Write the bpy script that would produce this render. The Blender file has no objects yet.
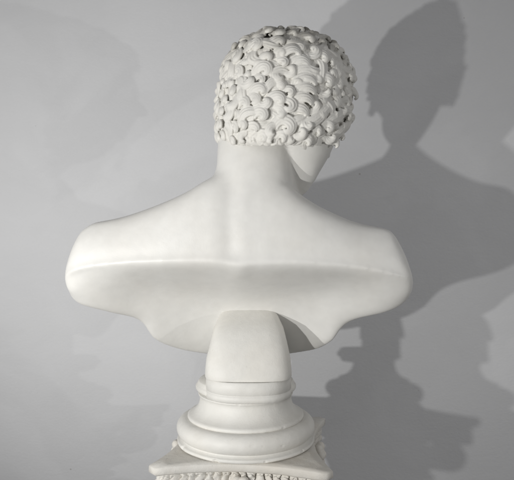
import bpy, bmesh, math, random
import numpy as np
from mathutils import Vector, Matrix, noise

random.seed(7); rng = np.random.default_rng(7)
S = bpy.context.scene
C = S.collection
PI = math.pi
F = 550.0                       # focal length of the photograph in its own pixels

def wx(px, y=0.0): return (px - 257.0) / F * (1.0 + y)
def wz(py, y=0.0): return (250.0 - py) / F * (1.0 + y)

# ------------------------------------------------------------------ helpers
def new_mesh(name, verts, faces, smooth=True):
    me = bpy.data.meshes.new(name)
    me.from_pydata([tuple(map(float, v)) for v in verts], [], faces)
    me.update()
    if smooth:
        me.polygons.foreach_set('use_smooth', [True] * len(me.polygons))
    return me

def link(name, me, mat, parent=None):
    o = bpy.data.objects.new(name, me)
    C.objects.link(o)
    if mat:
        me.materials.clear(); me.materials.append(mat)
    if parent: o.parent = parent
    return o

def empty(name, loc, label, cat, group=None):
    o = bpy.data.objects.new(name, None)
    C.objects.link(o); o.location = loc; o.empty_display_size = 0.05
    o['label'] = label; o['category'] = cat
    if group: o['group'] = group
    return o

class MB:
    """collects raw geometry in world coordinates"""
    def __init__(s): s.v = []; s.f = []
    def add(s, verts, faces):
        b = len(s.v); s.v.extend([tuple(map(float, q)) for q in verts])
        s.f.extend([tuple(i + b for i in f) for f in faces])
    def loft(s, rings, cap=True, closed=False):
        n = len(rings[0]); m = len(rings); vs = [p for r in rings for p in r]; fs = []
        for i in range(m if closed else m - 1):
            a = i * n; b = ((i + 1) % m) * n
            for j in range(n):
                k = (j + 1) % n
                fs.append((a + j, a + k, b + k, b + j))
        if cap and not closed:
            fs.append(tuple(reversed(range(n)))); fs.append(tuple((m - 1) * n + j for j in range(n)))
        s.add(vs, fs)
    def ellipsoid(s, c, axes, r, nu=28, nv=18):
        """axes: 3 unit vectors, r: 3 radii"""
        A = np.array(axes); c = np.array(c); rings = []
        for i in range(1, nv):
            t = PI * i / nv; ring = []
            for j in range(nu):
                p = 2 * PI * j / nu
                l = np.array([math.sin(t) * math.cos(p) * r[0], math.sin(t) * math.sin(p) * r[1], math.cos(t) * r[2]])
                ring.append(c + l @ A)
            rings.append(ring)
        b = len(s.v); s.loft(rings, cap=True)
    def tube(s, pts, rad, k=8, flat=None):
        """pts Nx3, rad N; simple parallel-transport tube"""
        pts = np.array(pts); n = len(pts)
        T = np.gradient(pts, axis=0); T /= (np.linalg.norm(T, axis=1)[:, None] + 1e-12)
        ref = np.array([0.13, 0.31, 0.94]);
        N = np.cross(T[0], ref); N /= np.linalg.norm(N); rings = []
        for i in range(n):
            N = N - T[i] * N.dot(T[i]); N /= (np.linalg.norm(N) + 1e-12)
            Bn = np.cross(T[i], N)
            rings.append([pts[i] + rad[i] * (math.cos(a) * N + math.sin(a) * Bn) for a in np.arange(k) * 2 * PI / k])
        s.loft(rings)
    def build(s, name, mat, parent=None, origin=(0, 0, 0), fix=True):
        o3 = np.array(origin)
        me = new_mesh(name, [np.array(v) - o3 for v in s.v], s.f)
        if fix:
            bm = bmesh.new(); bm.from_mesh(me); bmesh.ops.recalc_face_normals(bm, faces=bm.faces); bm.to_mesh(me); bm.free()
        o = link(name, me, mat, parent)
        return o

def evaluated(o):
    dg = bpy.context.evaluated_depsgraph_get()
    dg.update()
    me = bpy.data.meshes.new_from_object(o.evaluated_get(dg))
    return me

def remeshed(o, voxel, iters=4, factor=0.5):
    """bake a voxel remesh and a smooth into the object's mesh"""
    m = o.modifiers.new('r', 'REMESH'); m.mode = 'VOXEL'; m.voxel_size = voxel; m.use_smooth_shade = True
    if iters:
        s = o.modifiers.new('s', 'SMOOTH'); s.iterations = iters; s.factor = factor
    me = evaluated(o); mats = list(o.data.materials); name = o.data.name
    o.modifiers.clear(); o.data = me
    if mats and not me.materials: me.materials.append(mats[0])
    me.polygons.foreach_set('use_smooth', [True] * len(me.polygons))
    return o

def curve(xs, ys):
    """smooth (cubic hermite, finite difference tangents, limited) interpolation"""
    xs = np.array(xs, float); ys = np.array(ys, float)
    d = np.diff(ys) / np.diff(xs)
    m = np.concatenate([[d[0]], [(0 if a * b <= 0 else 2 * a * b / (a + b)) for a, b in zip(d[:-1], d[1:])], [d[-1]]])
    def f(x):
        x = min(max(x, xs[0]), xs[-1]); i = min(int(np.searchsorted(xs, x, side='right')) - 1, len(xs) - 2)
        h = xs[i + 1] - xs[i]; t = (x - xs[i]) / h
        return ((2*t**3 - 3*t*t + 1) * ys[i] + (t**3 - 2*t*t + t) * h * m[i] + (-2*t**3 + 3*t*t) * ys[i+1] + (t**3 - t*t) * h * m[i+1])
    return f

def catmull(pts, per):
    """closed catmull-rom with per[i] samples on the segment i..i+1"""
    n = len(pts); out = []
    P = [np.array(p, float) for p in pts]
    for i in range(n):
        p0, p1, p2, p3 = P[(i-1) % n], P[i], P[(i+1) % n], P[(i+2) % n]
        d1 = max(np.linalg.norm(p1-p0), 1e-5)**.5; d2 = max(np.linalg.norm(p2-p1), 1e-5)**.5; d3 = max(np.linalg.norm(p3-p2), 1e-5)**.5
        m1 = (p2-p1) + d2*((p1-p0)/d1 - (p2-p0)/(d1+d2))*1.0
        m2 = (p2-p1) + d2*((p3-p2)/d3 - (p3-p1)/(d2+d3))*1.0
        for k in range(per[i]):
            t = k / per[i]
            out.append((2*t**3-3*t*t+1)*p1 + (t**3-2*t*t+t)*m1 + (-2*t**3+3*t*t)*p2 + (t**3-t*t)*m2)
    return out

def sstep(a, b, x):
    t = min(max((x - a) / (b - a), 0), 1); return t * t * (3 - 2 * t)

# ------------------------------------------------------------------ materials
def nodes(name):
    m = bpy.data.materials.new(name); m.use_nodes = True
    nt = m.node_tree; return m, nt, nt.nodes['Principled BSDF']

def plaster(name, col, rough=0.42, dirt=0.04, bump=0.05, spec=0.4, coat=0.0, warm=(0.60, 0.55, 0.47), pits=0.0):
    m, nt, b = nodes(name); N = nt.nodes; L = nt.links
    tc = N.new('ShaderNodeTexCoord')
    n1 = N.new('ShaderNodeTexNoise'); n1.inputs['Scale'].default_value = 9; n1.inputs['Detail'].default_value = 6; n1.inputs['Roughness'].default_value = 0.6
    n2 = N.new('ShaderNodeTexNoise'); n2.inputs['Scale'].default_value = 55; n2.inputs['Detail'].default_value = 5
    n3 = N.new('ShaderNodeTexNoise'); n3.inputs['Scale'].default_value = 700; n3.inputs['Detail'].default_value = 3
    for n in (n1, n2, n3): L.new(tc.outputs['Object'], n.inputs['Vector'])
    r1 = N.new('ShaderNodeValToRGB'); r1.color_ramp.elements[0].position = 0.42; r1.color_ramp.elements[1].position = 0.75
    L.new(n1.outputs['Fac'], r1.inputs['Fac'])
    mx = N.new('ShaderNodeMixRGB'); mx.inputs['Color1'].default_value = (*col, 1); mx.inputs['Color2'].default_value = (*warm, 1)
    mu = N.new('ShaderNodeMath'); mu.operation = 'MULTIPLY'; mu.inputs[1].default_value = dirt * 4
    L.new(r1.outputs['Color'], mu.inputs[0]); L.new(mu.outputs[0], mx.inputs['Fac'])
    hs = N.new('ShaderNodeHueSaturation'); mr = N.new('ShaderNodeMapRange')
    mr.inputs['From Min'].default_value = .3; mr.inputs['From Max'].default_value = .7; mr.inputs['To Min'].default_value = 0.965; mr.inputs['To Max'].default_value = 1.02
    L.new(n2.outputs['Fac'], mr.inputs['Value']); L.new(mr.outputs[0], hs.inputs['Value']); L.new(mx.outputs[0], hs.inputs['Color'])
    last = hs.outputs[0]
    if pits:
        vo = N.new('ShaderNodeTexNoise'); vo.inputs['Scale'].default_value = 130; vo.inputs['Detail'].default_value = 2
        L.new(tc.outputs['Object'], vo.inputs['Vector'])
        rp = N.new('ShaderNodeValToRGB'); rp.color_ramp.elements[0].position = .70; rp.color_ramp.elements[1].position = .76
        L.new(vo.outputs['Fac'], rp.inputs['Fac'])
        m2 = N.new('ShaderNodeMixRGB'); m2.inputs['Color2'].default_value = (.22, .2, .18, 1); mm = N.new('ShaderNodeMath'); mm.operation = 'MULTIPLY'; mm.inputs[1].default_value = pits
        L.new(rp.outputs[0], mm.inputs[0]); L.new(mm.outputs[0], m2.inputs['Fac']); L.new(last, m2.inputs['Color1']); last = m2.outputs[0]
    L.new(last, b.inputs['Base Color'])
    rr = N.new('ShaderNodeMapRange'); rr.inputs['To Min'].default_value = rough - .06; rr.inputs['To Max'].default_value = rough + .1
    L.new(n2.outputs['Fac'], rr.inputs['Value']); L.new(rr.outputs[0], b.inputs['Roughness'])
    b.inputs['Specular IOR Level'].default_value = spec
    b.inputs['Coat Weight'].default_value = coat; b.inputs['Coat Roughness'].default_value = .3
    ad = N.new('ShaderNodeMath'); ad.operation = 'ADD'
    m5 = N.new('ShaderNodeMath'); m5.operation = 'MULTIPLY'; m5.inputs[1].default_value = .25
    L.new(n3.outputs['Fac'], m5.inputs[0]); L.new(n2.outputs['Fac'], ad.inputs[0]); L.new(m5.outputs[0], ad.inputs[1])
    bp = N.new('ShaderNodeBump'); bp.inputs['Strength'].default_value = bump; bp.inputs['Distance'].default_value = .01
    L.new(ad.outputs[0], bp.inputs['Height']); L.new(bp.outputs[0], b.inputs['Normal'])
    return m

M_BODY = plaster('bust_paint', (0.67, 0.664, 0.638), rough=.40, dirt=.04, bump=.05, spec=.45)
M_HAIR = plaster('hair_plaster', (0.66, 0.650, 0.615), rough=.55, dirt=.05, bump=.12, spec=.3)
def dark_crown(m):  # mixes a noise-broken dark olive tone into the hair colour, stronger with height
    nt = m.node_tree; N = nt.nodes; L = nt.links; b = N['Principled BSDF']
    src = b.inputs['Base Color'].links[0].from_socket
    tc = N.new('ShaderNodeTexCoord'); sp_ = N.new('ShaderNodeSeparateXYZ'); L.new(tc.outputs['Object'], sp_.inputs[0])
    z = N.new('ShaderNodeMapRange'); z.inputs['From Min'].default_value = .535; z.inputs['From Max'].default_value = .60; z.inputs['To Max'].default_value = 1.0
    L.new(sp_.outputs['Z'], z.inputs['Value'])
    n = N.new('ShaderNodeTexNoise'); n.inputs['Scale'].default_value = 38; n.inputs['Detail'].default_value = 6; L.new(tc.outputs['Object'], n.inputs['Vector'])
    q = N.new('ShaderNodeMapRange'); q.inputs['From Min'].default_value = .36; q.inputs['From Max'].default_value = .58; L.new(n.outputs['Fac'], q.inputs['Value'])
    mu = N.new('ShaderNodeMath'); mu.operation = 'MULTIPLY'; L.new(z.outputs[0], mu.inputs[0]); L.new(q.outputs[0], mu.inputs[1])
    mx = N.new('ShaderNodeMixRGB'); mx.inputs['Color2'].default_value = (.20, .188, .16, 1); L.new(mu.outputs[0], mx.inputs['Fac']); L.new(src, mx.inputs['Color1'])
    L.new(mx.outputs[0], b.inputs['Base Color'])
dark_crown(M_HAIR)
M_SOCLE = plaster('socle_paint', (0.665, 0.656, 0.622), rough=.52, dirt=.07, bump=.12, spec=.32, pits=.10)
M_CAP = plaster('capital_plaster', (0.62, 0.604, 0.566), rough=.65, dirt=.17, bump=.2, spec=.3, pits=.35)

def wall_material():
    m, nt, b = nodes('painted_wall'); N = nt.nodes; L = nt.links
    tc = N.new('ShaderNodeTexCoord')
    mp = N.new('ShaderNodeMapping'); mp.inputs['Scale'].default_value = (1.2, 1, 1.9)
    L.new(tc.outputs['Object'], mp.inputs['Vector'])
    n1 = N.new('ShaderNodeTexNoise'); n1.inputs['Scale'].default_value = 5; n1.inputs['Detail'].default_value = 8; n1.inputs['Roughness'].default_value = .62; n1.inputs['Distortion'].default_value = .6
    L.new(mp.outputs[0], n1.inputs['Vector'])
    n2 = N.new('ShaderNodeTexNoise'); n2.inputs['Scale'].default_value = 2.1; n2.inputs['Detail'].default_value = 5; n2.inputs['Distortion'].default_value = .8
    L.new(tc.outputs['Object'], n2.inputs['Vector'])
    r2 = N.new('ShaderNodeValToRGB'); r2.color_ramp.elements[0].position = .47; r2.color_ramp.elements[1].position = .53
    r2.color_ramp.elements[0].color = (0, 0, 0, 1)
    L.new(n2.outputs['Fac'], r2.inputs['Fac'])
    a = N.new('ShaderNodeMapRange'); a.inputs['From Min'].default_value = .3; a.inputs['From Max'].default_value = .7; a.inputs['To Min'].default_value = .978; a.inputs['To Max'].default_value = 1.018
    L.new(n1.outputs['Fac'], a.inputs['Value'])
    c = N.new('ShaderNodeMapRange'); c.inputs['To Min'].default_value = .975; c.inputs['To Max'].default_value = 1.012
    L.new(r2.outputs[0], c.inputs['Value'])
    mu = N.new('ShaderNodeMath'); mu.operation = 'MULTIPLY'; L.new(a.outputs[0], mu.inputs[0]); L.new(c.outputs[0], mu.inputs[1])
    hs = N.new('ShaderNodeHueSaturation'); hs.inputs['Color'].default_value = (.64, .645, .655, 1); L.new(mu.outputs[0], hs.inputs['Value'])
    # a few small specks of dirt
    vo = N.new('ShaderNodeTexVoronoi'); vo.inputs['Scale'].default_value = 10; L.new(tc.outputs['Object'], vo.inputs['Vector'])
    nn = N.new('ShaderNodeTexNoise'); nn.inputs['Scale'].default_value = 60; L.new(tc.outputs['Object'], nn.inputs['Vector'])
    sm = N.new('ShaderNodeMath'); sm.operation = 'MULTIPLY_ADD'; sm.inputs[1].default_value = .035; L.new(nn.outputs['Fac'], sm.inputs[0]); L.new(vo.outputs['Distance'], sm.inputs[2])
    rs = N.new('ShaderNodeMapRange'); rs.inputs['From Min'].default_value = .04; rs.inputs['From Max'].default_value = .052; rs.inputs['To Min'].default_value = .38; rs.inputs['To Max'].default_value = 0
    L.new(sm.outputs[0], rs.inputs['Value'])
    mx = N.new('ShaderNodeMixRGB'); mx.inputs['Color2'].default_value = (.24, .21, .18, 1); L.new(rs.outputs[0], mx.inputs['Fac']); L.new(hs.outputs[0], mx.inputs['Color1'])
    L.new(mx.outputs[0], b.inputs['Base Color'])
    b.inputs['Roughness'].default_value = .75; b.inputs['Specular IOR Level'].default_value = .25
    n3 = N.new('ShaderNodeTexNoise'); n3.inputs['Scale'].default_value = 110; n3.inputs['Detail'].default_value = 6; L.new(mp.outputs[0], n3.inputs['Vector'])
    ad = N.new('ShaderNodeMath'); ad.operation = 'MULTIPLY_ADD'; ad.inputs[1].default_value = 3.0; L.new(n1.outputs['Fac'], ad.inputs[0]); L.new(n3.outputs['Fac'], ad.inputs[2])
    bp = N.new('ShaderNodeBump'); bp.inputs['Strength'].default_value = .13; bp.inputs['Distance'].default_value = .005
    L.new(ad.outputs[0], bp.inputs['Height']); L.new(bp.outputs[0], b.inputs['Normal'])
    return m
M_WALL = wall_material()

# ------------------------------------------------------------------ wall
WALL_Y = 0.45
w = MB(); w.add([(-3, WALL_Y, -1.6), (3, WALL_Y, -1.6), (3, WALL_Y, 2.0), (-3, WALL_Y, 2.0),
                 (-3, WALL_Y + .12, -1.6), (3, WALL_Y + .12, -1.6), (3, WALL_Y + .12, 2.0), (-3, WALL_Y + .12, 2.0)],
                [(0, 1, 2, 3), (7, 6, 5, 4), (0, 4, 5, 1), (1, 5, 6, 2), (2, 6, 7, 3), (3, 7, 4, 0)])
wo = w.build('wall', M_WALL); wo.data.polygons.foreach_set('use_smooth', [False] * 6); wo['kind'] = 'structure'

# ------------------------------------------------------------------ bust: torso
AX = -0.020
bust = empty('plaster_bust', (AX, 0.0, -0.222), 'white plaster bust with short curly hair, seen from behind, head turned right', 'bust')
BO = np.array(bust.location)

XL, XR, XC = 66.0, 413.0, 240.0
top = curve([66, 68, 72, 78, 85, 92, 100, 112, 125, 150, 175, 195, 206, 222, 250, 280, 298, 315, 330, 345, 357, 372, 385, 391, 397, 403, 409, 412, 413],
            [281, 266, 254, 241, 231, 226, 222.5, 220, 217, 209, 199, 189, 181, 174, 170, 180, 194, 205, 212.5, 219, 223, 226, 229, 234, 243, 254, 269, 279, 287])
bot = curve([66, 67.5, 70, 75, 84, 95, 115, 130, 137, 142, 155, 170, 185, 208, 249, 288, 305, 320, 333, 343, 349, 356, 368, 385, 396, 404, 409, 412, 413],
            [281, 289, 296, 302, 308, 312, 318, 321, 323.5, 331, 342, 348, 351.5, 354, 349, 354, 352, 349, 342, 332, 327, 323.5, 320.5, 316.5, 312, 306.5, 301, 294, 287])
bots = curve([66, 70, 78, 90, 110, 140, 180, 240, 300, 335, 365, 388, 402, 409, 413], [281, 294, 302, 308, 316, 326, 336, 342, 336, 327, 317, 311, 304, 297, 287])
rid = curve([66, 72, 80, 100, 125, 150, 200, 228, 242, 256, 290, 330, 360, 385, 400, 413], [281, 276.5, 273, 268.5, 265.8, 264, 263, 264.5, 267, 265.2, 264.5, 267, 271, 277, 283, 287])
def U(px): return abs((px - XC) / (XR - XC if px > XC else XC - XL))
def yRf(px): u = U(px); return -.112 + .016 * u ** 2.6
def yTf(px): u = U(px); return -.050 * sstep(.6, 0, u) - .066 * sstep(-.35, .6, u)
def yFf(px): u = U(px); return .135 - .10 * u ** 2 - .045 * sstep(.8, 1.0, u)
def yBf(px):
    u = U(px)
    return .080 - .130 * sstep(.15, .95, u)
ts = np.linspace(0, PI, 150)
stations = np.array([(-math.cos(t)) for t in ts])
rings = []
for s in stations:
    px = XC + s * ((XR - XC) if s > 0 else (XC - XL))
    px = min(max(px, XL + .12), XR - .12)
    u = U(px)
    q = (1 - u ** 22) ** .5 * .999 + 1e-3          # depth shrinks at the very tips
    yc = -.060
    yR, yT, yFr, yB = [yc + (v - yc) * q for v in (yRf(px), yTf(px), yFf(px), yBf(px))]
    zT, zB, zR = wz(top(px), yT), wz(bot(px), yB), wz(rid(px), yR)
    spine = math.exp(-((px - 240) / 13) ** 2) * .15
    bl = 0
    e_ = .35 * sstep(.80, 1.0, u); cc = 1 - 1.35 * sstep(.45, .9, u); m_ = sstep(.75, .15, u)
    h = zT - zR
    cz = .5 * (wz(bots(px), yB) + zR)
    pts = [
        (yR - .000, zR + .004 * q),
        (yR + .002 + .006 * spine - .003 * bl, zR + .10 * h),
        (yR + (.16 - .10 * m_) * (yT - yR) + .007 * spine - .004 * bl, zR + .45 * h),
        (yR + (.50 - .24 * m_) * (yT - yR) + .004 * spine, zR + .80 * h),
        (yT, zT),
        (yT + .62 * (yFr - yT), zT - .16 * (zT - zB)),
        (yFr, zT - .55 * (zT - zB)),
        (yB + .018 * q, zB + .02 * q),
        (yB, zB),
        (yB - .012 * q, zB + .010 * q),
        ((.5 * (yB + yR) + .010 * q * cc) * (1 - e_) + (yR + .22 * (yB - yR)) * e_, (cz + .012 * q * cc) * (1 - e_) + (cz - .1 * (zR - zB)) * e_),
    ]
    pts.append((yR + .006 * q, zR - .004 * q))
    x = wx(px, .0 - .062 * u * u)
    loop = catmull(pts, [3, 8, 10, 10, 10, 10, 10, 6, 3, 8, 10, 3])
    rings.append([(x, p[0], p[1]) for p in loop])
body = MB(); body.loft(rings)

# neck
def ering(c, ax, ay, rx, ry, n=40, e=2.2):
    out = []
    for j in range(n):
        a = 2 * PI * j / n; ca, sa = math.cos(a), math.sin(a)
        out.append(np.array(c) + np.array(ax) * rx * abs(ca) ** (2/e) * (1 if ca > 0 else -1) + np.array(ay) * ry * abs(sa) ** (2/e) * (1 if sa > 0 else -1))
    return out
nk = []
for (row, xl, xr, y, ry) in [(95, 236, 300, .0, .072), (120, 224, 299, -.006, .074), (134, 219.5, 300, -.014, .074), (143, 218, 298, -.022, .070), (155, 217.5, 295, -.032, .064), (165, 217, 293, -.038, .062), (178, 214, 294, -.038, .065), (190, 208, 296, -.032, .073), (205, 198, 302, -.022, .083), (225, 192, 299, -.010, .092), (240, 200, 290, -.005, .092)]:
    nk.append(ering((wx((xl + xr) / 2, y), y, wz(row, y)), (1, 0, 0), (0, 1, 0), (xr - xl) / 2 / F * (1 + y), ry))
body.loft(nk)

# ------------------------------------------------------------------ head frame
HY = .0
HC = np.array([wx(288, HY), HY, wz(98, HY)])
yaw, roll, pitch = math.radians(48), math.radians(4), math.radians(-4)
Rm = Matrix.Rotation(-yaw, 3, 'Z') @ Matrix.Rotation(roll, 3, 'Y') @ Matrix.Rotation(pitch, 3, 'X')
HR = np.array(Rm)                      # columns: right, forward, up
er, ef, eu = HR[:, 0], HR[:, 1], HR[:, 2]
Fm = np.array(Matrix.Rotation(-yaw, 3, 'Z') @ Matrix.Rotation(math.radians(2), 3, 'Y') @ Matrix.Rotation(math.radians(-25), 3, 'X'))
def H(r, f, u):
    q = min(max((.02 - u) / .08, 0), 1)
    return HC + Fm @ np.array([r, f, u]) + np.array([-.003, -.030, 0]) * q * q * (3 - 2 * q)
def HS(r, f, u): return HC + er * r + ef * f + eu * u
SA, SB, SC_UP, SC_DN = .1035, .118, .0985, .138
def scalp_f(l):
    l = np.array(l, float)
    if l[2] < 0:                       # the nape leans back to the left, under the crown
        l = l - l[2] * (.08 * HR[0] + .18 * HR[1])
    m = 2.5 if l[2] > 0 else 2.85; c = SC_UP if l[2] > 0 else SC_DN
    return (((l[0] / SA) ** 2 + (l[1] / SB) ** 2) ** (m / 2) + abs(l[2] / c) ** m) ** (1 / m)
def loc(p): return (np.array(p) - HC) @ HR
def scalp_project(p):
    l = loc(p); return HC + HR @ (l / max(scalp_f(l), 1e-6))
def scalp_n(p):
    l = loc(p); e = 1e-4; g = np.array([(scalp_f(l + d) - scalp_f(l - d)) for d in np.eye(3) * e]); g /= np.linalg.norm(g)
    return HR @ g
CAM = np.array([0, -1.0, 0])
def scalp_at(px, py):
    d = np.array([(px - 257) / F, 1.0, (250 - py) / F])
    for t in np.linspace(.8, 1.2, 400):
        if scalp_f(loc(CAM + d * t)) < 1: return CAM + d * t
    return None

# skull under the hair (part of the body), jaw and face
body.ellipsoid(HC, [er, ef, eu], (SA * .93, SB * .93, SC_UP * .93))
axes = [Fm[:, 0], Fm[:, 1], Fm[:, 2]]
jr = []
for (u_, rw, fc, rf) in [(.03, .080, .020, .090), (-.01, .083, .030, .088), (-.04, .080, .036, .083), (-.07, .074, .042, .077), (-.095, .064, .050, .066), (-.115, .052, .062, .053), (-.132, .036, .076, .037), (-.145, .023, .088, .025), (-.150, .012, .092, .014)]:
    jr.append(ering(H(0, fc, u_), axes[0], axes[1], rw, rf, 40, 2.1))
body.loft(jr)
def HU(r, f, u): return HC + Fm @ np.array([r, f, u])
body.loft([ering(HU(0, fc, u_), axes[0], axes[1], rw * .97, rf * .97, 40, 2.1) for (u_, rw, fc, rf) in [(-.01, .083, .030, .088), (-.04, .080, .036, .083), (-.07, .074, .042, .077), (-.095, .064, .048, .066), (-.112, .052, .054, .050), (-.124, .036, .060, .034)]])
body.ellipsoid(HS(-.045, .015, -.080), [er, ef, eu], (.050, .060, .062))
body.ellipsoid(HS(.040, .010, -.070), [er, ef, eu], (.042, .040, .045))
body.ellipsoid(H(.0, .110, .016), axes, (.052, .014, .012))          # brow
body.tube([H(0, .112, .006), H(0, .122, -.018), H(0, .134, -.042), H(0, .120, -.052)], [.009, .0095, .012, .010], 12)
for sx in (-1, 1):
    body.ellipsoid(H(sx * .010, .120, -.050), axes, (.008, .010, .007))
    body.ellipsoid(H(sx * .031, .099, -.008), axes, (.016, .014, .010))   # eyeball and lids
    body.ellipsoid(H(sx * .036, .082, -.050), axes, (.026, .022, .024))   # cheeks
body.ellipsoid(H(0, .110, -.080), axes, (.023, .012, .006))
body.ellipsoid(H(0, .109, -.093), axes, (.020, .011, .007))
figure = body.build('figure', M_BODY, bust, BO)
remeshed(figure, .0024, 8, .5)
def relax(o, weight, iters):
    me = o.data; n = len(me.vertices)
    co_ = np.empty(n * 3); me.vertices.foreach_get('co', co_); co_ = co_.reshape(-1, 3)
    ed = np.empty(len(me.edges) * 2, dtype=np.int64); me.edges.foreach_get('vertices', ed); ed = ed.reshape(-1, 2)
    W = weight(co_ + BO)[:, None]; deg = np.bincount(ed.ravel(), minlength=n)[:, None].clip(1)
    for _ in range(iters):
        acc = np.stack([np.bincount(ed[:, 0], co_[ed[:, 1], a], n) + np.bincount(ed[:, 1], co_[ed[:, 0], a], n) for a in range(3)], 1)
        co_ = co_ + W * .7 * (acc / deg - co_)
    me.vertices.foreach_set('co', co_.ravel()); me.update()
def sm(a, b, x): t = np.clip((x - a) / (b - a), 0, 1); return t * t * (3 - 2 * t)
relax(figure, lambda p: sm(.0, .035, p[:, 2]) * sm(.165, .13, p[:, 2]) * sm(.26, .20, np.abs(p[:, 0] - AX)) * sm(.02, -.01, p[:, 1]) * np.maximum(sm(.11, .08, p[:, 2]), sm(.045, .025, p[:, 0])), 85)
relax(figure, lambda p: sm(.12, .14, p[:, 2]) * sm(.235, .20, p[:, 2]) * sm(.06, .075, p[:, 0]) * sm(.045, .02, p[:, 1]), 50)
def furrow(o):
    me = o.data
    for v in me.vertices:
        p = np.array(v.co) + BO
        if p[1] < -.03 and -.03 < p[2] < .16:
            w_ = sstep(-.03, .0, p[2]) * sstep(.16, .09, p[2])
            v.co.y += w_ * (.0016 * math.exp(-((p[0] + .045) / .011) ** 2) - .0007 * math.exp(-((p[0] + .020) / .012) ** 2) - .0005 * math.exp(-((p[0] + .072) / .012) ** 2))
furrow(figure)
relax(figure, lambda p: .8 * sm(.05, .02, p[:, 2]), 2)
# the cut-away underside is even: relax it too, clear of the crisp back edge
relax(figure, lambda p: sm(-.040, -.060, p[:, 2]) * sm(-.165, -.13, p[:, 2]) * sm(.30, .25, np.abs(p[:, 0] - AX)), 120)

# ears: one mesh each, mostly under the curls
for sx in (-1, 1):
    e = MB()
    pts = [H(sx * (.074 + .008 * math.sin(t)), .020 - .017 * math.sin(t) , -.030 + .031 * math.cos(t)) for t in np.linspace(.1, PI * 1.15, 16)]
    e.tube(pts, [.005 + .0015 * math.sin(k / 15 * PI) for k in range(16)], 10)
    e.ellipsoid(H(sx * .072, .018, -.030), axes, (.009, .015, .026)); e.ellipsoid(H(sx * .074, .024, -.060), axes, (.006, .009, .010))
    eo = e.build('ear', M_BODY, bust, BO); remeshed(eo, .0015, 3, .5)

# ------------------------------------------------------------------ hair
hair = MB()
# cap of thick hair under the locks
rr = []
for i in range(1, 60):
    t = PI * .80 * i / 59
    ring = []
    for j in range(110):
        p = 2 * PI * j / 110
        l = np.array([math.sin(t) * math.cos(p), math.sin(t) * math.sin(p), math.cos(t)])
        l = l / scalp_f(l)
        P = HC + HR @ l
        ring.append(P)
    rr.append(ring)

def hairline_z(p):
    """lowest height of the hair at this azimuth (local frame), in metres of local up"""
    l = loc(p); az = math.atan2(l[0], l[1])          # 0 = face direction
    a = abs(az)
    if l[0] < 0 and a < 2.1:
        return .045 + .012 * math.cos(min(a, .75) * 3) * (a < .75) - .095 * sstep(.75, 1.15, a) - .030 * sstep(1.15, 2.1, a)
    if a < .75: return .052 + .012 * math.cos(a * 3)          # forehead
    if a < 1.2: return .045 + (-.080 - .045) * sstep(.75, 1.2, a)   # temple and ear
    return None
HAIR_ROW = 145.5
def in_hair(p, pad=0.0):
    p = np.array(p); l = loc(p)
    hz = hairline_z(p)
    if hz is not None: return l[2] > hz + pad
    zlim = .189 + .19 * p[1] + pad + .45 * max(0, p[1])
    return p[2] > zlim

for ring in rr:
    pass
cap_v = []; idx = {}
hair_cap = MB()
R2 = []
for i, ring in enumerate(rr):
    out = []
    for P in ring:
        ok = in_hair(P, .0015)
        n = scalp_n(P)
        out.append(P + n * ((.0060 + .0035 * noise.noise(Vector(P) * 55)) if ok else -.050))
    R2.append(out)
hair.loft(R2)


def lock(c, ang0, span, r0, strands=4, sr=.0030, lift=.004, turn=1, tight=.85, arch=.006, squash=1.0, tail=0.0):
    """a comma shaped lock: a fan of strands that winds in to a knob, its outer strands the highest"""
    c = scalp_project(c); n = scalp_n(c)
    up = np.array([0, 0, 1.0]); e2 = up - n * n.dot(up)
    if np.linalg.norm(e2) < .25: e2 = ef - n * n.dot(ef)
    e2 /= np.linalg.norm(e2); e1 = np.cross(e2, n)       # e1 to the right seen from outside
    K = max(14, int(span / .20)); mid = (strands - 1) / 2
    sway = rng.uniform(-.12, .12)
    for k in range(strands):
        q0 = (k + .5) / strands                           # 0 inner .. 1 outer
        pts = []; rad = []
        s0 = rng.uniform(0, .06); s1 = 1 - rng.uniform(0, .05) - (.10 if k == strands - 1 else 0)
        for i in range(K + 1):
            s = s0 + (s1 - s0) * i / K
            th = ang0 + turn * (span * s + sway * math.sin(s * 5))
            ro = r0 * (1 - tight * s ** 1.1)                # outer envelope of the lock
            wdt = min(strands * sr * 1.55, ro * .92) * (.50 + .50 * math.sin(PI * min(1, .15 + s * .9)))
            r = max(ro - wdt * (1 - q0), .0008)
            q = c + (e1 * math.cos(th) * squash + e2 * math.sin(th)) * r
            q = scalp_project(q); nn = scalp_n(q)
            crown = 1 - .35 * ((k - mid) / (mid + .5)) ** 2
            hgt = lift + arch * math.sin(PI * min(1, .08 + s * .80)) * crown + .004 * s * (1 - q0) + .0035 * s
            pts.append(q + nn * hgt)
            rad.append(max(.0013, sr * (.50 + .55 * math.sin(PI * min(1, .10 + s * .86)) ** .8) * (1.0 if k else 1.15) * min(1, .45 + wdt / (strands * sr * 1.3))))
        hair.tube(pts, rad, 8)
    # the end of the lock fills the middle of the whorl
    if r0 > .0165: hair.ellipsoid(c + n * (lift + .0005), [e1, e2, n], (max(.0030, r0 * .24), max(.0028, r0 * .20), .0050), 12, 8)

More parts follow.
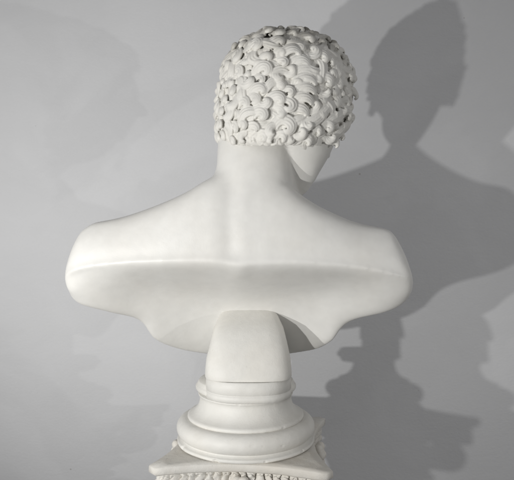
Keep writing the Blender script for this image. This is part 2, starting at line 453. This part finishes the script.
def wave(c, ang, length, amp, strands=3, sr=.004, lift=.003, arch=.006, phase=0, curl=0):
    """an S shaped lock"""
    c = scalp_project(c); n = scalp_n(c)
    up = np.array([0, 0, 1.0]); e2 = up - n * n.dot(up)
    if np.linalg.norm(e2) < .25: e2 = ef - n * n.dot(ef)
    e2 /= np.linalg.norm(e2); e1 = np.cross(e2, n)
    d = e1 * math.cos(ang) + e2 * math.sin(ang); w_ = -e1 * math.sin(ang) + e2 * math.cos(ang)
    K = 16
    for k in range(strands):
        off = (k - (strands - 1) / 2) * sr * 1.6; pts = []; rad = []
        for i in range(K + 1):
            s = i / K
            q = c + d * (s - .5) * length + w_ * (amp * math.sin(2 * PI * s * .8 + phase) + off * (1 - .55 * abs(2 * s - 1) ** 1.5))
            q = scalp_project(q); nn = scalp_n(q)
            pts.append(q + nn * (lift + arch * math.sin(PI * s) * (1 - .15 * abs(k - 1))))
            rad.append(sr * (.35 + .68 * math.sin(PI * min(1, .1 + .85 * s)) ** .7))
        hair.tube(pts, rad, 8)

taken = []
def free(p, d):
    return all(np.linalg.norm(p - q) > d for q in taken)

# locks that can be read in the photograph: (px, py, start angle, span, radius px, turn, strands)
D = math.radians
named = [
    # the column of stacked crescents right of the centre
    (291, 61, D(200), D(190), 12, -1, 3), (299, 70, D(195), D(185), 12.5, -1, 3), (303, 79, D(190), D(180), 13, -1, 3),
    (304.5, 88.5, D(190), D(180), 13, -1, 3), (304, 98, D(185), D(175), 12.5, -1, 3), (301, 107, D(180), D(180), 12, -1, 3),
    (297, 116, D(180), D(200), 11.5, -1, 3),
    # big whorl at the centre and those round it
    (266, 74, D(230), D(330), 12.5, -1, 3), (280, 80, D(20), D(300), 12, 1, 3), (252, 84, D(120), D(300), 12, 1, 3),
    (258, 52, D(200), D(300), 12, -1, 3), (279, 50, D(210), D(220), 13, -1, 3), (240, 62, D(160), D(270), 12, -1, 3),
    (238, 84, D(30), D(300), 11, 1, 3), (262, 96, D(200), D(220), 13, -1, 3), (278, 104, D(190), D(250), 11.5, -1, 3),
    (233, 116, D(160), D(330), 13, -1, 3), (247, 108, D(210), D(260), 12, -1, 3), (262, 118, D(200), D(300), 11, -1, 3),
    (285, 128, D(200), D(330), 13, -1, 3), (227, 98, D(170), D(250), 10, -1, 3),
    (318, 62, D(200), D(300), 12, -1, 3), (322, 84, D(210), D(320), 12, -1, 3), (334, 74, D(30), D(300), 11, 1, 3),
    (330, 102, D(190), D(330), 13, -1, 3), (343, 92, D(60), D(300), 11, 1, 3), (316, 114, D(140), D(300), 10, -1, 3),
    (341, 116, D(210), D(330), 11, -1, 3),
    (305, 46, D(200), D(260), 13, -1, 3), (322, 46, D(180), D(250), 11, -1, 3), (228, 74, D(150), D(280), 10, -1, 3), (243, 44, D(150), D(260), 11, -1, 3),
]
for (px, py, a0, sp, rp, tn, st) in named:
    p = scalp_at(px, py)
    if p is None: continue
    taken.append(p)
    column = 288 < px < 306 and sp < D(205) and py > 55
    lock(p, a0 + rng.uniform(-.1, .1), sp * (1 if column else 1.1), rp / F * 1.08, 4, sr=.0028 if not column else .0026, turn=tn,
         lift=.003 + rng.uniform(0, .003), arch=.007, tight=.86 if not column else .30)

# small locks falling to the nape line
def path_lock(P, strands, sr, wdt, lift=.004, arch=.006):
    """a lock of strands that follows a line of photograph pixels and closes to a point at both ends"""
    fx = curve(range(len(P)), [p[0] for p in P]); fy = curve(range(len(P)), [p[1] for p in P])
    K = 22; base = []
    for i in range(K + 1):
        t = (len(P) - 1) * i / K; px, py = fx(t), fy(t)
        p = scalp_at(px, py)
        if p is None: p = scalp_project(CAM + np.array([(px - 257) / F, 1, (250 - py) / F]) * 1.0)
        base.append(p)
    base = np.array(base); T = np.gradient(base, axis=0); T /= np.linalg.norm(T, axis=1)[:, None]
    for k in range(strands):
        pts = []; rad = []; o_ = (k - (strands - 1) / 2) / strands
        for i in range(K + 1):
            s = i / K; n = scalp_n(base[i]); sd = np.cross(T[i], n)
            q = base[i] + sd * o_ * wdt * (.03 + .97 * math.sin(PI * s) ** .7)
            q = scalp_project(q); pts.append(q + scalp_n(q) * (lift + arch * math.sin(PI * min(1, .1 + .85 * s)) * (1 - abs(o_) * .5)))
            rad.append(sr * (.30 + .80 * math.sin(PI * min(1, .03 + .94 * s)) ** .8))
        hair.tube(pts, rad, 8)
for px, py, rp, a0, sp, tn in [(223, 127, 8, 150, 260, -1), (229, 137, 7.5, 200, 300, -1), (239, 130, 9, 170, 260, -1), (247, 138, 7.5, 30, 300, 1), (256, 131, 9, 190, 240, -1), (264, 138, 7.5, 150, 280, -1), (273, 131, 8, 60, 260, 1), (281, 138, 8, 190, 300, -1), (222, 138, 7, 100, 300, 1), (238, 140, 6, 200, 300, -1), (290, 137, 7, 60, 300, 1), (272, 140, 6.5, 30, 260, 1)]:
    p = scalp_at(max(px, 224), py + rng.uniform(-1.5, 1.5))
    if p is None: continue
    taken.append(p); lock(p, D(a0), D(sp), rp / F, 3, sr=.0028, turn=tn, lift=.004 + rng.uniform(0, .002), arch=.005, tight=.7, squash=rng.uniform(.75, 1.1))
x_ = 219.0
while x_ < 297:
    sg = rng.choice([-1, 1]); ln = rng.uniform(8, 13)
    path_lock([(x_ + sg * rng.uniform(1, 4), 145 - ln), (x_ + rng.uniform(-1, 1) + 2 * sg, 145 - ln * .5), (x_ - sg * rng.uniform(1, 4), 144 + rng.uniform(-1.6, 1.2))], int(rng.integers(2, 4)), .0030, rng.uniform(.008, .013), .002, .004)
    x_ += rng.uniform(3.5, 6)
# the swept locks over the right temple, running down to the left
path_lock([(336, 100), (324, 108), (312, 120), (302, 126), (296, 134)], 5, .0024, .016, .007, .007)
path_lock([(342, 110), (334, 116), (325, 121), (318, 131)], 5, .0024, .016, .007, .007)
path_lock([(345, 121), (337, 128), (331, 134), (325, 143)], 5, .0024, .015, .006, .007)
path_lock([(310, 110), (300, 119), (292, 123), (287, 132)], 3, .0030, .014, .005, .006)
for (px, py) in [(304, 141), (330, 143), (313, 132)]:
    p = scalp_at(px, py)
    if p is not None: lock(p, D(rng.uniform(120, 220)), D(300), 8 / F, 3, sr=.0029, turn=-1, lift=.005, arch=.005, tight=.75, squash=.8); taken.append(p)

# thin wandering strands that show between the curls
for i in range(520):
    v = rng.normal(size=3); v /= np.linalg.norm(v)
    p = HC + HR @ (v / scalp_f(v))
    if in_hair(p, .014): wave(p, rng.uniform(0, 6.28), rng.uniform(.03, .05), rng.uniform(.003, .008), 3, .0026, .0030, .0045, rng.uniform(0, 6))
# the rest of the head: random commas and whorls with an even spread
cands = 0; n_l = 0
fib = 8000
order = rng.permutation(fib)
for i in order:
    zf = 1 - 2 * (i + .5) / fib; ph = i * PI * (3 - 5 ** .5)
    l = np.array([math.sqrt(1 - zf * zf) * math.cos(ph), math.sqrt(1 - zf * zf) * math.sin(ph), zf]); l = l / scalp_f(l)
    p = HC + HR @ l
    if not in_hair(p, .012): continue
    if not free(p, .0150): continue
    taken.append(p); n_l += 1
    t = rng.random()
    if t < .78:
        lock(p, D(180 + rng.uniform(-75, 60)), D(rng.uniform(230, 380)), rng.uniform(.013, .0205), int(rng.integers(3, 6)), rng.uniform(.0021, .0028), .002 + rng.uniform(0, .0045), rng.choice([-1, -1, 1]), rng.uniform(.72, .95), rng.uniform(.005, .009), rng.uniform(.8, 1.15))
    else:
        wave(p, rng.uniform(0, 6.28), rng.uniform(.034, .050), rng.uniform(.005, .009), 4, .0028, .005, .009, rng.uniform(0, 6))
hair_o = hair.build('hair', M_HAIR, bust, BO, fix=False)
remeshed(hair_o, .0009, 2, .45)

# ------------------------------------------------------------------ support post (part of the bust)
post = MB(); rings = []
for (row, xl, xr, yf, yb) in [(378, 206.5, 290.5, -.080, .055), (376.8, 206, 291, -.0805, .055), (372, 206, 291, -.080, .055), (360, 207.0, 290, -.074, .056), (345, 210.5, 287, -.060, .058), (332, 213, 284, -.040, .062), (323, 216, 280.5, -.020, .066), (316, 219.0, 277.5, .002, .070), (304, 224, 272, .040, .085)]:
    z = wz(row, -.05) if row > 330 else wz(row, -.03)
    # the joint is level: one height per ring
    rings.append(ering((wx((xl + xr) / 2, -.02), (yf + yb) / 2, z), (1, 0, 0), (0, 1, 0), (xr - xl) / 2 / F * .985, (yb - yf) / 2, 64, 3.9))
post.loft(rings)
po = post.build('support_post', M_SOCLE, bust, BO)
bv = po.modifiers.new('b', 'BEVEL'); bv.width = .0012; bv.segments = 2; bv.limit_method = 'ANGLE'

# ------------------------------------------------------------------ socle (round moulded base)
ZJ = wz(378, -.05) - .0008
socle = empty('round_socle', (AX, 0, -.345), 'white glossy round moulded base between the bust and the capital', 'socle')
SO = np.array(socle.location)
plug = MB(); rings = []
for dz, g in [(0, -.0012), (-.0012, 0), (-.0215, .0004), (-.0219, -.0003), (-.0223, -.0003), (-.0227, .0005), (-.0345, .0008)]:
    rings.append(ering((wx(248.5, -.02), -.010, ZJ + dz), (1, 0, 0), (0, 1, 0), 42.3 / F * .985 + g, .0760 + g, 64, 2.5))
plug.loft(rings); plug.build('plug_block', M_SOCLE, socle, SO)

def lathe(mb, prof, cx, cy, n=220, wob=0.0, seed=0, nicks=()):
    rings = []
    def R_(r, z, a):
        d = 0
        for (na, nz, nw, nh, nd) in nicks:      # small chips knocked off the edges
            u_ = ((a - na + PI) % (2 * PI) - PI) * r / nw; v_ = (z - nz) / nh
            q_ = u_ * u_ + v_ * v_ + .35 * noise.noise(Vector((a * 60, z * 400, nd * 900)))
            if q_ < 1: d = max(d, nd * (1 - max(q_, 0)) ** .5)
        return r * (1 + wob * noise.noise(Vector((math.cos(a) * 2, math.sin(a) * 2, z * 20 + seed)))) - d
    for r, z in prof:
        rings.append([(cx + math.cos(a) * R_(r, z, a), cy + math.sin(a) * R_(r, z, a), z + wob * .02 * noise.noise(Vector((math.cos(a) * 3, math.sin(a) * 3, seed + 3)))) for a in np.arange(n) * 2 * PI / n])
    mb.loft(rings)
def arc(cr, cz, r, a0, a1, n=8, ez=1.0):
    return [(cr + math.cos(math.radians(a0 + (a1 - a0) * i / n)) * r, cz + math.sin(math.radians(a0 + (a1 - a0) * i / n)) * r * ez) for i in range(n + 1)]
cxs, cys = -.0205, 0.0
col = MB()
lathe(col, [(.060, -.2380), (.0860, -.2382), (.0875, -.2400), (.0895, -.2440)] + arc(.0878, -.2505, .0050, 60, -70, 8, 1.15) + [(.0878, -.2580), (.0860, -.2640), (.060, -.2642)], cxs, cys + .022, wob=.006)
col.build('collar', M_SOCLE, socle, SO)
mo = MB()
prof = [(.05, -.2560), (.0842, -.2562), (.0852, -.2567), (.0856, -.2576), (.0852, -.2588), (.0836, -.2596), (.0826, -.2660), (.0835, -.2720), (.0858, -.2790), (.0900, -.2850), (.0955, -.2895), (.1010, -.2920), (.1035, -.2932), (.1048, -.2950), (.1050, -.2972), (.1042, -.2990), (.1030, -.3000)]
lathe(mo, prof, cxs, cys, n=420, wob=.005, seed=2, nicks=[(math.radians(-128), -.2972, .004, .0022, .0016), (math.radians(-52), -.2972, .0028, .002, .0012), (math.radians(-97), -.2576, .004, .0015, .0012), (math.radians(-28), -.297, .005, .002, .002)]); mo.build('upper_moulding', M_SOCLE, socle, SO)
to = MB()
prof = [(.09, -.2992), (.1085, -.2996)] + arc(.1075, -.3165, .0172, 82, -62, 14, .98) + [(.1175, -.3335), (.1200, -.3352), (.1225, -.3362), (.1236, -.3378), (.1234, -.3402), (.1222, -.3418), (.10, -.3420)]
lathe(to, [p for a_, b_ in zip(prof[:-1], prof[1:]) for p in (a_, ((a_[0] + b_[0]) / 2, (a_[1] + b_[1]) / 2))] + [prof[-1]], cxs, cys, n=420, wob=.008, seed=5, nicks=[(math.radians(-112), -.3400, .0055, .0030, .0028), (math.radians(-74), -.3395, .003, .002, .0015), (math.radians(-38), -.3385, .004, .0022, .0022), (math.radians(-60), -.318, .0035, .0016, .0008), (math.radians(-84), -.3125, .005, .0014, .0006), (math.radians(-150), -.338, .006, .003, .0024)])
too = to.build('torus', M_SOCLE, socle, SO)

# ------------------------------------------------------------------ capital and column
ZA = -.3435
cap = empty('column_capital', (-.020, 0, -.70), 'chipped white Corinthian style plaster capital under the round base', 'capital')
CO = np.array(cap.location)
ROT = math.radians(-4.5)
def rot(x, y): return (-.0165 + x * math.cos(ROT) - y * math.sin(ROT), x * math.sin(ROT) + y * math.cos(ROT))
def abacus_outline(half, sag, cham, n=18):
    out = []
    for k in range(4):
        a = k * PI / 2
        for i in range(n + 1):
            s = -1 + 2 * i / n
            x = s * (half - cham); y = -(half - sag * (1 - s * s) * 1.0) 
            # small rosette swelling in the middle of each side
            out.append((x * math.cos(a) - y * math.sin(a), x * math.sin(a) + y * math.cos(a)))
    return out
def abacus_ring(half, sag, cham, z, rough=0, sd=0):
    r = []
    for (x, y) in abacus_outline(half, sag, cham):
        n = noise.noise(Vector((x * 60, y * 60, sd))) * rough
        X, Y = rot(x + n, y + n); r.append((X, Y, z + rough * .6 * noise.noise(Vector((x * 90, y * 90, sd + 4)))))
    return r
ab = MB()
A = .146
ab.loft([abacus_ring(A - .020, .026, .012, ZA + .0), abacus_ring(A - .0010, .026, .012, ZA + .0002, .0006, 1), abacus_ring(A, .026, .012, ZA - .0018, .0010, 1), abacus_ring(A, .026, .012, ZA - .0105, .0012, 2), abacus_ring(A - .003, .026, .012, ZA - .0135, .0015, 3), abacus_ring(A - .014, .025, .012, ZA - .016, .002, 4), abacus_ring(A - .02, .024, .012, ZA - .034, .001, 5)])
abo = ab.build('abacus', M_CAP, cap, CO)
# carved tongues under the upper edge of the abacus
def band_ring(z, depth):
    pts_ = []
    o_ = abacus_outline(A - .012, .0255, .012, 18)
    n = len(o_)
    for i in range(n):
        x0, y0 = o_[i]; x1, y1 = o_[(i + 1) % n]
        m = max(1, int(math.hypot(x1 - x0, y1 - y0) / .0011)) if i % 19 != 18 else 8
        for k in range(m):
            t = k / m; pts_.append((x0 + (x1 - x0) * t, y0 + (y1 - y0) * t))
    r = []; acc = 0
    for i, (x, y) in enumerate(pts_):
        if i: acc += math.hypot(x - pts_[i - 1][0], y - pts_[i - 1][1])
        nx, ny = x / math.hypot(x, y), y / math.hypot(x, y)
        zz = ZA - z
        w1 = noise.noise(Vector((acc * 70, z * 130, 1.7))); w2 = noise.noise(Vector((acc * 160, z * 170, 7.3)))
        u_ = acc + .0035 * w1 + .25 * (z - .018) * math.sin(acc * 140)
        d1 = abs(((u_ / .0135) % 1) - .5) * 2                 # 0 on the vein, 1 in the gap between leaves
        d2 = abs(((z + .0030 * w2 + .0045 * (1 - d1) ** 2) / .0105) % 1 - .5) * 2
        h_ = .0048 * (1 - d1 ** 3) + .0024 * (1 - d2 ** 4) + .0024 * w1 + .0016 * w2 - .0075 * max(0, (d1 - .80) / .2) - .004 * max(0, (d2 - .86) / .14)
        X, Y = rot(x + nx * h_ * depth, y + ny * h_ * depth); r.append((X, Y, zz))
    return r
tg = MB()
zs = np.linspace(.0128, .0420, 34)
tg.loft([band_ring(z, min(1, .25 + i / 3)) for i, z in enumerate(zs)])
tgo = tg.build('carved_band', M_CAP, cap, CO); pass
# rosette in the middle of each side
for k in range(4):
    a = k * PI / 2 - PI / 2
    r_ = MB(); R0 = A - .030 + (-.004 if k == 0 else .008); ZR_ = ZA - (.040 if k == 0 else .024)
    d_ = np.array([math.cos(a), math.sin(a)]); t_ = np.array([-math.sin(a), math.cos(a)])
    for q in range(7):
        b = q * 2 * PI / 7 + .3
        c = d_ * (R0 + .004 + .003 * (q % 2)) + t_ * math.cos(b) * .0135
        X, Y = rot(*c); r_.ellipsoid((X, Y, ZR_ + math.sin(b) * .0135), np.eye(3), (.0085, .0085, .0085), 12, 8)
    X, Y = rot(*(d_ * (R0 + .010))); r_.ellipsoid((X, Y, ZR_), np.eye(3), (.008, .008, .008), 12, 8)
    X, Y = rot(*(d_ * (R0 - .010))); r_.ellipsoid((X, Y, ZR_), np.eye(3), (.018, .018, .018), 12, 8)
    ro = r_.build('rosette', M_CAP, cap, CO); remeshed(ro, .0015, 2, .4)
# bell
bl = MB(); prof = [(.04, ZA - .03), (.128, ZA - .032), (.130, ZA - .045), (.126, ZA - .08), (.108, ZA - .14), (.088, ZA - .20), (.084, ZA - .235), (.092, ZA - .240), (.096, ZA - .247), (.092, ZA - .254), (.084, ZA - .258), (.04, ZA - .259)]
lathe(bl, prof, -.019, 0, 64); bl.build('bell', M_CAP, cap, CO)
# acanthus leaves in two rows and corner volutes
def leaf(mb, ang, z0, h, wd, r0, curl):
    K = 18; J = 12; vs = []; fs = []
    for i in range(K + 1):
        s = i / K
        r = r0 + .010 * s + curl * max(0, s - .55) ** 1.6 * 3; z = z0 + h * (s - max(0, s - .82) * 1.3)
        hw = wd * (.55 + .55 * math.sin(PI * min(1, s * .9 + .1))) * (1 + .20 * math.sin(s * 21)) * (1 if s < .9 else (1 - s) * 7 + .3)
        for j in range(J + 1):
            t = -1 + 2 * j / J
            rr_ = r + .005 * (1 - t * t) + .0022 * math.cos(t * 15)
            a = ang + t * hw / r0
            vs.append((-.019 + math.cos(a) * rr_, math.sin(a) * rr_, z - .006 * t * t))
    for i in range(K):
        for j in range(J):
            a = i * (J + 1) + j; fs.append((a, a + 1, a + J + 2, a + J + 1))
    b = len(vs)
    vs2 = [(-.019 + (x + .019) * .955, y * .955, z) for (x, y, z) in vs]
    fs2 = [tuple(reversed([i + b for i in f])) for f in fs]
    rim = []
    edge = [j for j in range(J + 1)] + [i * (J + 1) + J for i in range(1, K + 1)] + [K * (J + 1) + j for j in range(J - 1, -1, -1)] + [i * (J + 1) for i in range(K - 1, 0, -1)]
    for q in range(len(edge)):
        a, c = edge[q], edge[(q + 1) % len(edge)]; rim.append((a, a + b, c + b, c))
    mb.add(vs + vs2, fs + fs2 + rim)
for k in range(8):
    m_ = MB(); leaf(m_, k * PI / 4 + ROT, ZA - .235, .12, .040, .102, .04); m_.build('acanthus_leaf', M_CAP, cap, CO)
for k in range(8):
    m_ = MB(); leaf(m_, (k + .5) * PI / 4 + ROT, ZA - .235, .185, .042, .108, .05); m_.build('acanthus_leaf', M_CAP, cap, CO)
for k in range(4):
    a = PI / 4 + k * PI / 2; v_ = MB(); pts = []; rad = []
    d = np.array([math.cos(a), math.sin(a), 0])
    for i in range(60):
        s = i / 59
        if s < .35:
            q = s / .35; r = .096 + .060 * q ** 1.5; z = ZA - .105 + .058 * q
        else:
            q = (s - .35) / .65; th = PI / 2 - q * 4.2 * PI * .9 + .0; rr_ = .019 * (1 - q * .85); r = .156 + math.cos(th) * rr_; z = ZA - .066 + math.sin(th) * rr_
        X, Y = rot(*(d[:2] * r)); pts.append((X, Y, z)); rad.append(.0110 - .003 * s)
    v_.tube(pts, rad, 10); v_.build('volute', M_CAP, cap, CO)

shaft = MB(); rings = []
zt, zb = ZA - .2595, -1.598
for i in range(15):
    z = zt + (zb - zt) * i / 14; ring = []
    for j in range(240):
        a = 2 * PI * j / 240; fl = abs(math.sin(a * 10)) ** .6
        r = (.079 + .010 * i / 14) - .006 * fl * (1 if 0 < i < 14 else 0)
        ring.append((-.019 + math.cos(a) * r, math.sin(a) * r, z))
    rings.append(ring)
shaft.loft(rings)
so = shaft.build('column_shaft', M_CAP); so['label'] = 'white fluted column shaft carrying the capital'; so['category'] = 'column'

# ------------------------------------------------------------------ light
Wd = bpy.data.worlds.new('World'); S.world = Wd; Wd.use_nodes = True
nt = Wd.node_tree; bg = nt.nodes['Background']
tc = nt.nodes.new('ShaderNodeTexCoord'); sp = nt.nodes.new('ShaderNodeSeparateXYZ'); nt.links.new(tc.outputs['Generated'], sp.inputs[0])
rp = nt.nodes.new('ShaderNodeMapRange'); rp.inputs['From Min'].default_value = -1; rp.inputs['From Max'].default_value = 1
cr = nt.nodes.new('ShaderNodeValToRGB'); e = cr.color_ramp.elements
e[0].position = .0; e[0].color = (.03, .028, .026, 1); e[1].position = 1; e[1].color = (.34, .34, .35, 1)
x = e.new(.38); x.color = (.07, .066, .062, 1); x = e.new(.50); x.color = (.36, .355, .35, 1); x = e.new(.60); x.color = (.62, .62, .63, 1); x = e.new(.75); x.color = (.50, .50, .51, 1)
nt.links.new(sp.outputs['Z'], rp.inputs['Value']); nt.links.new(rp.outputs[0], cr.inputs['Fac']); nt.links.new(cr.outputs[0], bg.inputs['Color'])
bg.inputs['Strength'].default_value = .70

def lamp(name, loc_, aim, power, radius, colr):
    l = bpy.data.lights.new(name, 'SPOT'); l.energy = power; l.shadow_soft_size = radius; l.color = colr
    l.spot_size = math.radians(110); l.spot_blend = 1.0
    o = bpy.data.objects.new(name, l); C.objects.link(o); o.location = loc_
    o.rotation_euler = (Vector(aim) - Vector(loc_)).to_track_quat('-Z', 'Y').to_euler(); return o
lamp('lamp_outer', (-.98, -1.0, -.185), (-.10, .45, .34), 39.0, .013, (1, .99, .97))
lamp('lamp_inner', (-.557, -1.0, -.20), (.05, .45, .34), 25, .013, (1, .99, .97))
lamp('lamp_right', (1.42, -1.0, -.12), (-.6, .45, .12), 15, .012, (1, .99, .97))

# ------------------------------------------------------------------ camera
cam = bpy.data.cameras.new('camera'); co = bpy.data.objects.new('camera', cam); C.objects.link(co)
co.location = (0, -1.0, 0); co.rotation_euler = (math.radians(90), 0, 0)
cam.sensor_width = 36; cam.sensor_fit = 'HORIZONTAL'; cam.lens = 36 * F / 514
cam.shift_y = 10 / 514; cam.clip_start = .01; cam.clip_end = 50
S.camera = co
S.view_settings.view_transform = 'Standard'; S.view_settings.look = 'None'; S.view_settings.gamma = 1; S.view_settings.exposure = 0
